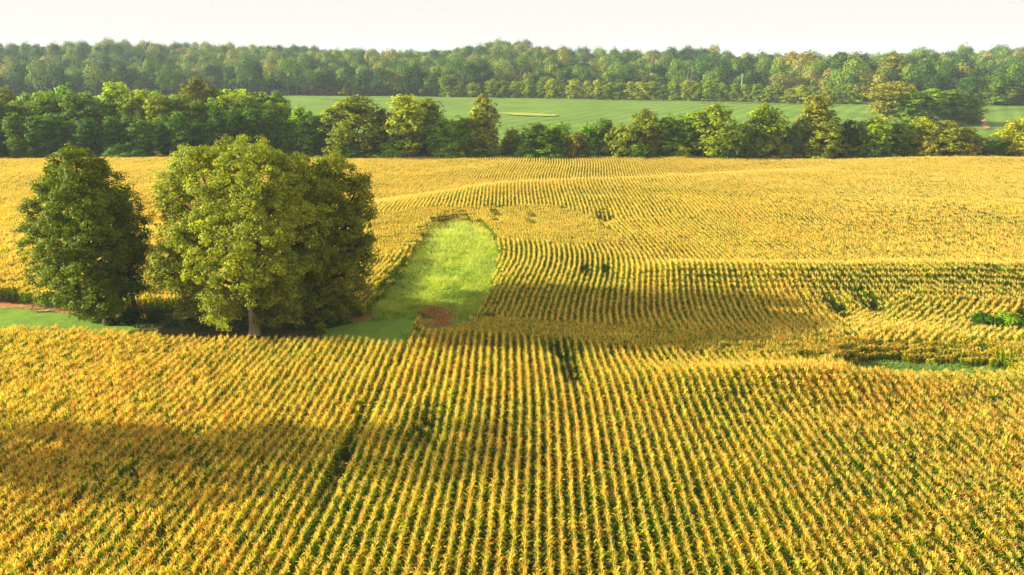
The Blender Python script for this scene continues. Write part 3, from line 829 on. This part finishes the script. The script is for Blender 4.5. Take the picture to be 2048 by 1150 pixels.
DG = (72, 102, 24); OL = (96, 110, 38); YG = (124, 140, 34); BR = (100, 108, 42); MG = (92, 126, 32); VD = (54, 84, 26); BG = (84, 126, 28); GO = (120, 130, 32)
GL = 'trees in the line between the corn and the soybean field'
row = [
 (640, 232, 42, 262, 'round', 0, DG, 'broadleaf_tree', 'dark green tree just right of the wood, left of the olive crown'),
 (606, 214, 30, 258, 'round', 2, MG, 'broadleaf_tree', 'mid green tree joining the wood to the tree line'),
 (708, 190, 54, 256, 'round', 1, OL, 'broadleaf_tree', 'big rounded olive green tree at the left end of the tree line'),
 (765, 215, 30, 262, 'tall', 1, BR, 'broadleaf_tree', 'brownish narrow tree between the olive tree and the tall yellow green tree'),
 (812, 188, 44, 254, 'tall', 0, YG, 'broadleaf_tree', 'tall bright yellow green tree in the left part of the tree line'),
 (858, 195, 36, 262, 'tall', 2, OL, 'broadleaf_tree', 'olive tree right behind the tall yellow green tree'),
 (888, 238, 34, 254, 'round', 2, MG, 'broadleaf_tree', 'lower green tree on the right flank of the tall yellow green tree'),
 (968, 190, 27, 300, 'round', 0, BR, 'broadleaf_tree', 'rounded brown green treetop rising behind the conical vine-clad tree'),
 (962, 212, 36, 256, 'cone', 0, OL, 'broadleaf_tree', 'conical vine-clad tree left of the gap in the tree line'),
 (925, 235, 32, 258, 'round', 1, MG, 'broadleaf_tree', 'mid green tree left beside the conical tree'),
 (1075, 248, 42, 254, 'round', 2, DG, 'broadleaf_tree', 'dark low spreading tree right of the gap in the tree line'),
 (1118, 252, 30, 256, 'bush', 1, MG, 'large_bush', 'rounded green bush right of the dark spreading tree'),
 (1290, 220, 34, 256, 'round', 0, OL, 'broadleaf_tree', 'olive tree with a pointed top in the middle of the tree line'),
 (1250, 256, 36, 252, 'bush', 2, OL, 'large_bush', 'olive rounded bush left below the pointed olive tree'),
 (1335, 232, 36, 258, 'round', 1, MG, 'broadleaf_tree', 'green tree between the pointed olive tree and the broad golden green tree'),
 (1378, 222, 32, 258, 'tall', 2, MG, 'broadleaf_tree', 'narrow green tree left beside the broad golden green tree'),
 (1428, 210, 46, 254, 'round', 2, (104, 124, 30), 'broadleaf_tree', 'broad golden green tree left of the gap showing the soybean field'),
 (1528, 211, 44, 256, 'round', 0, (100, 122, 30), 'broadleaf_tree', 'golden green tree standing free right of the gap showing the soybean field'),
 (1628, 187, 37, 258, 'tall', 0, BR, 'broadleaf_tree', 'tallest tree of the line with a brown tinged rounded top'),
 (1650, 240, 36, 252, 'round', 1, OL, 'broadleaf_tree', 'olive tree in front of the foot of the tallest brown topped tree'),
 (1588, 248, 24, 254, 'round', 2, DG, 'broadleaf_tree', 'dark narrow tree left against the tallest brown topped tree'),
 (1700, 242, 34, 256, 'round', 0, VD, 'broadleaf_tree', 'very dark green tree right of the tallest tree'),
 (1745, 236, 38, 255, 'round', 2, (110, 136, 26), 'broadleaf_tree', 'tree with a bright yellow patch near its top, right of the very dark tree'),
 (1795, 244, 34, 257, 'round', 1, (82, 110, 30), 'broadleaf_tree', 'fresh green tree right of the yellow patched tree'),
 (1842, 235, 32, 257, 'round', 0, (116, 130, 32), 'broadleaf_tree', 'yellow crested tree between the fresh green tree and the bronze tree'),
 (1895, 243, 48, 254, 'round', 2, (98, 108, 34), 'broadleaf_tree', 'broad bronze green tree near the right end of the tree line'),
 (1938, 262, 34, 256, 'round', 1, (98, 106, 36), 'broadleaf_tree', 'low bronze tree ending the line before the last gap'),
 (2042, 236, 42, 254, 'round', 0, GO, 'broadleaf_tree', 'golden green rounded tree cut by the right edge of the frame'),
]
for (px, top, hw, Y, sh, k, c, nm, lab) in row:
    tree(nm, lab, px, top, hw, Y, sh, k, c, group=GL)
bushes = [
 (1022, 262, 22, 262, 1, BR, 'thin brownish bush in the gap right of the conical tree'),
 (1150, 268, 26, 252, 0, (94, 98, 38), 'brownish bush in the low part of the tree line'),
 (1178, 255, 26, 257, 1, BG, 'vivid green vine-covered bush in the low part of the tree line'),
 (1212, 245, 28, 258, 2, DG, 'dark flat topped bush right of the vivid green vines'),
 (1500, 285, 24, 252, 0, DG, 'low dark bush in the gap showing the soybean field'),
 (1570, 292, 20, 250, 2, OL, 'small olive bush in front of the free standing golden green tree'),
 (1450, 295, 22, 250, 1, DG, 'small dark bush under the broad golden green tree'),
 (1368, 295, 16, 249, 0, GO, 'small golden bush left under the broad golden green tree'),
 (1860, 282, 22, 249, 1, (112, 114, 42), 'small tan bush below the yellow crested tree'),
 (1935, 290, 26, 249, 0, (118, 114, 38), 'small orange tinged bush below the low bronze tree'),
 (1985, 283, 16, 252, 1, (60, 108, 40), 'thin green shrub left in the last gap of the tree line'),
 (2006, 290, 16, 252, 2, (60, 100, 36), 'thin green shrub right in the last gap of the tree line'),
 (1048, 290, 20, 251, 2, BG, 'small vivid green bush at the foot of the dark spreading tree'),
 (780, 285, 30, 250, 0, MG, 'green bush below the tall yellow green tree'),
 (900, 288, 30, 250, 1, MG, 'green bush below the lower green tree'),
 (690, 290, 34, 251, 2, DG, 'dark bush at the foot of the big olive tree'),
 (1640, 288, 30, 249, 0, (110, 128, 34), 'olive yellow bush at the foot of the tallest tree'),
 (1740, 290, 34, 250, 2, DG, 'dark bush at the foot of the yellow patched tree'),
 (1280, 290, 34, 250, 0, DG, 'dark bush at the foot of the pointed olive tree'),
 (960, 295, 30, 251, 0, DG, 'dark bush at the foot of the conical tree'),
 (1800, 292, 30, 251, 1, VD, 'very dark bush at the foot of the fresh green tree'),
 (1110, 290, 34, 250, 2, DG, 'dark bush below the rounded green bush'),
]
for (px, top, hw, Y, k, c, lab) in bushes:
    tree('large_bush', lab, px, top, hw, Y, 'bush', k, c, group='bushes under the tree line')

for i in range(34):
    px = 625+i*39.5+rng.uniform(-10, 10)
    if 1475 < px < 1492 or px > 1965: continue
    tree('thicket_bush', 'dark green bush of the thicket at the foot of the tree line', px, rng.uniform(268, 285), rng.uniform(20, 26), 256+rng.uniform(0, 6), 'bush', int(rng.integers(0, 3)),
         [DG, MG, VD, (66, 92, 28)][i % 4], group='thicket at the foot of the tree line')

# trees standing in the soybean field
fg = [(1775, 166, 40, 392, 'open', 0, (110, 116, 56), 'thin olive tree at the left end of the clump standing in the soybean field'),
      (1825, 182, 32, 386, 'tall', 0, (96, 124, 48), 'green tree second from the left in the clump standing in the soybean field'),
      (1862, 176, 34, 388, 'tall', 1, (100, 132, 48), 'tallest fresh green tree in the middle of the clump in the soybean field'),
      (1902, 178, 34, 390, 'tall', 2, (92, 116, 46), 'green tree right of the middle of the clump in the soybean field'),
      (1938, 190, 26, 392, 'round', 1, (84, 108, 46), 'dark tree overhanging at the right end of the clump in the soybean field')]
for (px, top, hw, Y, sh, k, c, lab) in fg:
    tree('broadleaf_tree', lab, px, top, hw, Y, sh, k, c, group='clump of trees in the soybean field')

# the wood on the left
ORD = ['first', 'second', 'third', 'fourth', 'fifth', 'sixth', 'seventh', 'eighth', 'ninth', 'tenth', 'eleventh', 'twelfth', 'thirteenth', 'fourteenth', 'fifteenth', 'sixteenth', 'seventeenth', 'eighteenth', 'nineteenth', 'twentieth', 'twenty-first', 'twenty-second', 'twenty-third', 'twenty-fourth', 'twenty-fifth', 'twenty-sixth', 'twenty-seventh', 'twenty-eighth', 'twenty-ninth', 'thirtieth']
rw = random.Random(5)
xs = list(range(-250, 600, 36))
GW = 'trees of the wood on the left'
n_ = 0
for i, px in enumerate(xs):
    top = 228+rw.uniform(-16, 14)
    lab = ('%s tree from the left in the front row of the wood' % ORD[n_]) if px > -30 else 'dark green front row tree of the wood, beyond the left edge of the frame'
    if px > -30: n_ += 1
    tree('woodland_tree', lab, px+rw.uniform(-8, 8), top, rw.uniform(20, 28), 250+rw.uniform(0, 8), 'tall', rw.randrange(3),
         rw.choice([(56, 92, 26), (48, 80, 24), (66, 100, 28), (54, 86, 24), (70, 98, 28)]), group=GW)
n_ = 0
for i, px in enumerate(range(-250, 600, 34)):
    special = {}
    top = 194+rw.uniform(-16, 12)+(12 if px > 520 else 0)
    lab = ('%s treetop from the left in the second row of the wood' % ORD[n_]) if px > -30 else 'green tree in the second row of the wood, beyond the left edge of the frame'
    if px > -30: n_ += 1
    tree('woodland_tree', lab, px+rw.uniform(-8, 8), top, rw.uniform(24, 36), 268+rw.uniform(0, 8), 'tall', rw.randrange(3),
         rw.choice([(84, 112, 30), (74, 102, 28), (98, 122, 30), (80, 104, 30), (108, 126, 34)]), group=GW)
back = [(-230, 195, 34, MG), (-190, 190, 36, OL), (-150, 196, 34, MG), (-110, 188, 34, MG), (-70, 190, 34, MG), (-30, 186, 32, OL), (20, 176, 32, OL), (60, 188, 30, MG), (100, 180, 34, (84, 124, 32)), (140, 170, 24, (96, 134, 34)), (185, 186, 32, (90, 120, 36)),
        (240, 162, 34, (128, 152, 30)), (286, 178, 24, YG), (322, 184, 30, MG), (362, 186, 28, OL), (400, 158, 38, (88, 96, 34)), (436, 176, 24, MG), (472, 176, 42, (138, 168, 30)), (520, 182, 30, (104, 128, 36)), (556, 184, 28, DG)]
wl2 = ['olive crown at the left edge behind the wood front', 'mid green crown behind the wood front near the left edge', 'broad leafy green crown behind the wood front, right of the mid green one',
       'narrow pointed green treetop rising from the wood', 'olive green crown between the pointed top and the bright crown', 'bright yellow green crown, the tallest in the left half of the wood', 'small yellow crown right of the tallest bright crown',
       'mid green crown behind the centre of the wood', 'olive crown left beside the big dark tree with pale limbs', 'big dark olive tree with bare pale limbs standing above the wood', 'narrow green crown between the dark tree and the yellow green tree',
       'large bright yellow green tree near the right end of the wood', 'olive green crown right of the large yellow green tree', 'dark green crown at the right end of the wood']
j = 0
for i, (px, top, hw, c) in enumerate(back):
    if px < 0: lab = 'green crown at the back of the wood, beyond the left edge of the frame'
    else:
        lab = wl2[j]; j += 1
    tree('woodland_tree', lab, px, top, hw, 288+rw.uniform(0, 12), rw.choice(['tall', 'round']), rw.randrange(3), c,
         barkc=(190, 170, 140) if px == 400 else (96, 84, 66), group=GW)
for px, top, hw, lab in ((260, 300, 34, 'vivid green bush at the foot of the wood behind the corn crest'), (228, 290, 22, 'darker green bush left of the vivid one at the foot of the wood')):
    tree('large_bush', lab, px, top, hw, 247, 'bush', 1, (76, 112, 36), group='bushes at the foot of the wood')

# shrubs at the feet of the big trees
for px, top, hw, Y, c, lab in ((185, 618, 24, 97, VD, 'dark shrub left of the trunk of the tall tapering tree'), (243, 618, 22, 96, VD, 'dark shrub between the tall tapering tree and the slender tree'),
                               (296, 616, 18, 97, VD, 'dark shrub right of the slender tree'), (376, 626, 13, 96, (40, 66, 24), 'small round dark shrub midway between the slender tree and the great oak'),
                               (540, 630, 22, 100, VD, 'dark shrub right of the pale oak trunk'), (600, 628, 26, 103, VD, 'dark shrub between the two dark oak trunks'), (690, 622, 30, 102, VD, 'dark shrub under the right end of the oak crown'),
                               (1738, 588, 14, 112, (70, 98, 30), 'leafy dark weed bush in the dip of the corn on the right'), (1980, 628, 26, 92, (52, 92, 28), 'dark green bush in the corn near the right edge of the frame'), (2040, 630, 36, 92, (90, 122, 30), 'bright green bush cut by the right edge of the frame')):
    tree('leafy_shrub', lab, px, top, hw, Y, 'bush', 0, c, group='shrubs in the valley')

# willows along the far edge of the soybean field
n_ = 0
px = 800
wx = [(893, 148, 15, 'tall'), (905, 176, 12, 'bush'), (920, 160, 13, 'round'), (945, 165, 14, 'round')]
k_ = 0
x = 985
while x < 1560:
    wx.append((x, 160+rw.uniform(-5, 6)+(x-985)*.012, rw.uniform(12, 17), rw.choice(['round', 'round', 'tall']))); x += rw.uniform(20, 26)
while x < 1700:
    wx.append((x, 172+rw.uniform(-5, 6), rw.uniform(14, 18), 'round')); x += rw.uniform(20, 26)
for i, (px, top, hw, sh) in enumerate(sorted(wx)):
    X = xat(px, 600); Y = float(far_edge(np.array(X)))-4
    tree('pale_willow', '%s pale green rounded tree from the left along the soybean field\'s far edge' % ORD[i] if i < len(ORD) else 'pale green rounded tree at the right end of the soybean field\'s far edge',
         px, top, hw, Y, sh, rw.randrange(3), rw.choice([(108, 128, 56), (96, 120, 50), (116, 132, 58), (90, 112, 52)]), group='pale trees along the far edge of the soybean field')
# outstanding trees of the far wood
for px, top, hw, Y, sh, k, c, lab in ((1675, 106, 30, 640, 'round', 0, (60, 84, 40), 'large dark rounded tree standing out of the far wood'),
                                      (1778, 104, 30, 600, 'tall', 0, (98, 108, 52), 'tall olive tree standing out of the far wood, right of the large dark one'),
                                      (1850, 118, 34, 600, 'round', 2, (88, 104, 50), 'broad green tree of the far wood above the clump in the soybean field'),
                                      (1592, 104, 28, 700, 'open', 1, (116, 112, 66), 'flat topped umbrella shaped tree on the skyline of the far wood'),
                                      (1998, 160, 30, 520, 'round', 1, (82, 104, 46), 'rounded green tree at the edge of the far wood near the right side'),
                                      (1712, 165, 18, 590, 'bush', 0, (120, 150, 50), 'light green bush behind the small bright meadow')):
    tree('broadleaf_tree', lab, px, top, hw, Y, sh, k, c)

# ---- lone tree west of the frame, it throws the long shadow over the foreground
def place_tree(name, label, X, Y, H, R, shape, k, leafc):
    cm, tm, h, r_ = SRC[(shape, k)]
    o = thing(name, label, 'tree', (X, Y, float(terr(X, Y))), 1.0)
    o.scale = (R/r_, R/r_, H/h)
    a = link('crown', cm, o); col(a, leafc)
    b = link('trunk', tm, o); col(b, (96, 84, 66))
place_tree('field_tree', 'lone tree in the corn beyond the left edge of the frame', -58, 59.0, 21, 6.0, 'sparse', 0, DG)
place_tree('field_tree', 'smaller tree beside the lone tree beyond the left edge of the frame', -58, 54.5, 15, 6, 'sparse', 0, DG)

# ---- the far wood: one mass of crowns over the hills
def puff(seed, H, R, n, leaf):
    """one crown: a dome of rounded boughs"""
    r = np.random.default_rng(seed)
    lob = [(0, 0, H*.72, R*.6)]
    for i in range(9):
        a = i*2.4+r.uniform(-.4, .4); t = (i+.5)/9
        rad = R*math.sqrt(t)*.72
        lob.append((math.cos(a)*rad, math.sin(a)*rad, H*(.78-.56*t**1.5)+r.uniform(-.8, .8), R*r.uniform(.34, .48)))
    lob = np.array(lob)
    w = lob[:, 3]**2; w /= w.sum()
    j = r.choice(len(lob), n, p=w)
    d = r.standard_normal((n, 3)); d /= np.linalg.norm(d, axis=1, keepdims=True)
    d[:, 2] = np.where(d[:, 2] < -.3, -d[:, 2], d[:, 2])
    p = lob[j, :3]+d*lob[j, 3:4]*r.uniform(.6, 1.16, (n, 1))
    v = leaf_quads(p, d+np.array([0, 0, .12])+r.standard_normal((n, 3))*.28, leaf, r)
    # trunk as two crossed faces
    V = np.concatenate([v.reshape(-1, 3), np.array([[-.3, 0, 0], [.3, 0, 0], [.2, 0, H*.5], [-.2, 0, H*.5], [0, -.3, 0], [0, .3, 0], [0, .2, H*.5], [0, -.2, H*.5]])])
    m = len(V)//4
    return V, np.arange(m*4).reshape(m, 4), np.clip(.5*r.uniform(size=m)+.3, 0, 1), r.uniform(size=m), np.zeros(m, int)

def farwood_material():
    m, N, L = newmat('far_leaves')
    rn = attr(N, 'rnd').outputs['Fac']; rp = attr(N, 'ripe').outputs['Fac']
    c = ramp(N, L, rp, [(0.0, srgb(46, 76, 32)), (.3, srgb(68, 102, 36)), (.6, srgb(104, 132, 44)), (.9, srgb(134, 146, 56)), (1.0, srgb(144, 140, 64))])
    c = mixc(N, L, rn, mixc(N, L, 1.0, c, (.6, .65, .7, 1), 'MULTIPLY'), mixc(N, L, 1.0, c, (1.45, 1.4, 1.2, 1), 'MULTIPLY'))
    leafy_out(N, L, c, .25, .7, None, .1)
    return m
M_far = farwood_material()
pf = [puff(500+i, [17, 19, 18, 21][i % 4], [6.5, 9, 7.5, 10.5][i % 4], [650, 1100, 850, 1400][i % 4], 1.05) for i in range(8)]
def woods(name, y0f, y1f, cell, half, pieces, label, dens_scale=1.0):
    gx, gy = np.meshgrid(np.arange(-half, half, cell), np.arange(0, 1, 1))
    Xs, Ys = [], []
    x = np.arange(-half, half, cell)
    for yy in np.arange(430, 3200, cell*.9):
        xx = x+rng.uniform(-.5, .5, len(x))*cell; y_ = yy+rng.uniform(-.5, .5, len(x))*cell
        k = (y_ > y0f(xx)) & (y_ < y1f(xx)) & (np.abs(xx) < .73*y_+30)
        Xs.append(xx[k]); Ys.append(y_[k])
    X = np.concatenate(Xs); Y = np.concatenate(Ys)
    print(name, len(X))
    hsc = .98+.24*rng.standard_normal(len(X)).clip(-1.8, 1.8)+.1*vnoise(X/60, Y/60, 91)
    rp_ = np.clip(.40+.3*vnoise(X/45, Y/45, 92)+.2*rng.standard_normal(len(X)), 0, .9)
    o = realise(name, pieces, X, Y, terr(X, Y), rng.uniform(0, 6.28, len(X)), hsc, rp_, M_far, dict(kind='stuff', label=label, category='woods'))
    return o
def e0(x): return far_edge(x)+np.where((x > -20) & (x < 215), 42, 2)
woods('far_wood', e0, lambda x: far_edge(x)+480, 11, 900, pf, 'hazy green wooded hills beyond the soybean field')
pf2 = [puff(600+i, 19, 11, 150, 3.2) for i in range(6)]
woods('distant_woods', lambda x: 1500+0*x, lambda x: 2700+0*x, 26, 2600, pf2, 'faint blue wooded ridge on the horizon at the right')

# ---- bare dead tree before the far wood, and odds and ends by the corn
DY = 600.0; DX = xat(1374, DY); DZ = float(terr(DX, DY))
do = thing('dead_tree', 'bare pale dead tree with forked limbs before the far wood', 'tree', (DX, DY, DZ))
rd = np.random.default_rng(77)
dl = [(-5, 0, 17, 1.6), (-3, 1, 20, 1.6), (0.5, 0, 22, 1.6), (5, 0, 17, 1.8), (8, 1, 15, 1.8), (10, 0, 10, 1.8), (-8, 0, 12, 1.6), (3, 0, 20, 1.8)]
dm = link('trunk', wood_mesh('dead_trunk', dl, rd, .55, 6.0), do); col(dm, (190, 172, 150))
bx_, by_ = unproj(72, 618, 0)
bo = thing('dead_branch', 'reddish dead branch leaning out of the corn beside the lawn', 'branch', (bx_, by_, float(terr(bx_, by_))))
Vs, Fs = [], []
tube(Vs, Fs, (-.6, 0, 0), (.5, 0, 2.3), .09, .04, 6, .05, rd); tube(Vs, Fs, (-.2, 0, .7), (-1.4, .2, .3), .06, .03, 5, .1, rd); tube(Vs, Fs, (-.3, 0, .5), (.3, -.3, .1), .05, .02, 5, .1, rd)
bm_ = link('branch', mesh_np('branch', np.concatenate(Vs), np.concatenate(Fs), None, M_bark, True), bo); col(bm_, (170, 96, 72))
lx_, ly_ = unproj(92, 626, 0)
lo_ = thing('fallen_log', 'short pale fallen log on the bare dirt beside the lawn', 'log', (lx_, ly_, float(terr(lx_, ly_))))
Vs, Fs = [], []
tube(Vs, Fs, (-1.1, 0, .2), (.9, .3, .25), .16, .1, 7, .05, rd); tube(Vs, Fs, (0, .1, .2), (.8, -.3, .7), .06, .03, 5, .05, rd)
lm_ = link('log', mesh_np('log', np.concatenate(Vs), np.concatenate(Fs), None, M_bark, True), lo_); col(lm_, (214, 190, 150))

# ---- utility pole with crossarm and wires, before the far wood
M_pole, N, L = newmat('weathered_pole')
p = N.new('ShaderNodeBsdfPrincipled'); tc = N.new('ShaderNodeTexCoord')
L.new(ramp(N, L, noise(N, L, 6, tc.outputs['Object']), [(0.3, srgb(168, 158, 144)), (.7, srgb(206, 198, 184))]), p.inputs['Base Color'])
p.inputs['Roughness'].default_value = .85
L.new(p.outputs[0], N.new('ShaderNodeOutputMaterial').inputs['Surface'])
PY = 575.0; PX = xat(1482, PY); PZ = float(terr(PX, PY))
zt = ztop(147, PY)
po = thing('utility_pole', 'pale wooden utility pole standing before the far wood', 'utility pole', (PX, PY, PZ))
Vs, Fs = [], []; tube(Vs, Fs, (0, 0, -.5), (0, 0, zt-PZ), .3, .2, 8)
link('pole', mesh_np('pole', np.concatenate(Vs), np.concatenate(Fs), None, M_pole, True), po)
Vs, Fs = [], []; tube(Vs, Fs, (-1.4, 0, zt-PZ-.9), (1.4, 0, zt-PZ-.9), .1, .1, 6)
link('crossarm', mesh_np('crossarm', np.concatenate(Vs), np.concatenate(Fs), None, M_pole, True), po)

# ------------------------------------------------------------------ haze
def box_mesh(name, x0, x1, y0, y1, z0, z1, mat):
    V = [(x0, y0, z0), (x1, y0, z0), (x1, y1, z0), (x0, y1, z0), (x0, y0, z1), (x1, y0, z1), (x1, y1, z1), (x0, y1, z1)]
    F = [(0, 3, 2, 1), (4, 5, 6, 7), (0, 1, 5, 4), (1, 2, 6, 5), (2, 3, 7, 6), (3, 0, 4, 7)]
    return mesh_np(name, np.array(V, float), np.array(F), None, mat)
M_haze = bpy.data.materials.new('haze'); M_haze.use_nodes = True
N = M_haze.node_tree.nodes; N.clear()
pv = N.new('ShaderNodeVolumePrincipled')
pv.inputs['Color'].default_value = (.74, .87, 1.0, 1)
pv.inputs['Density'].default_value = 0.00012
pv.inputs['Anisotropy'].default_value = 0.0
M_haze.node_tree.links.new(pv.outputs[0], N.new('ShaderNodeOutputMaterial').inputs['Volume'])
link('haze', box_mesh('haze', -9100, 9100, -500, 9100, -60, 85, M_haze), kind='stuff')
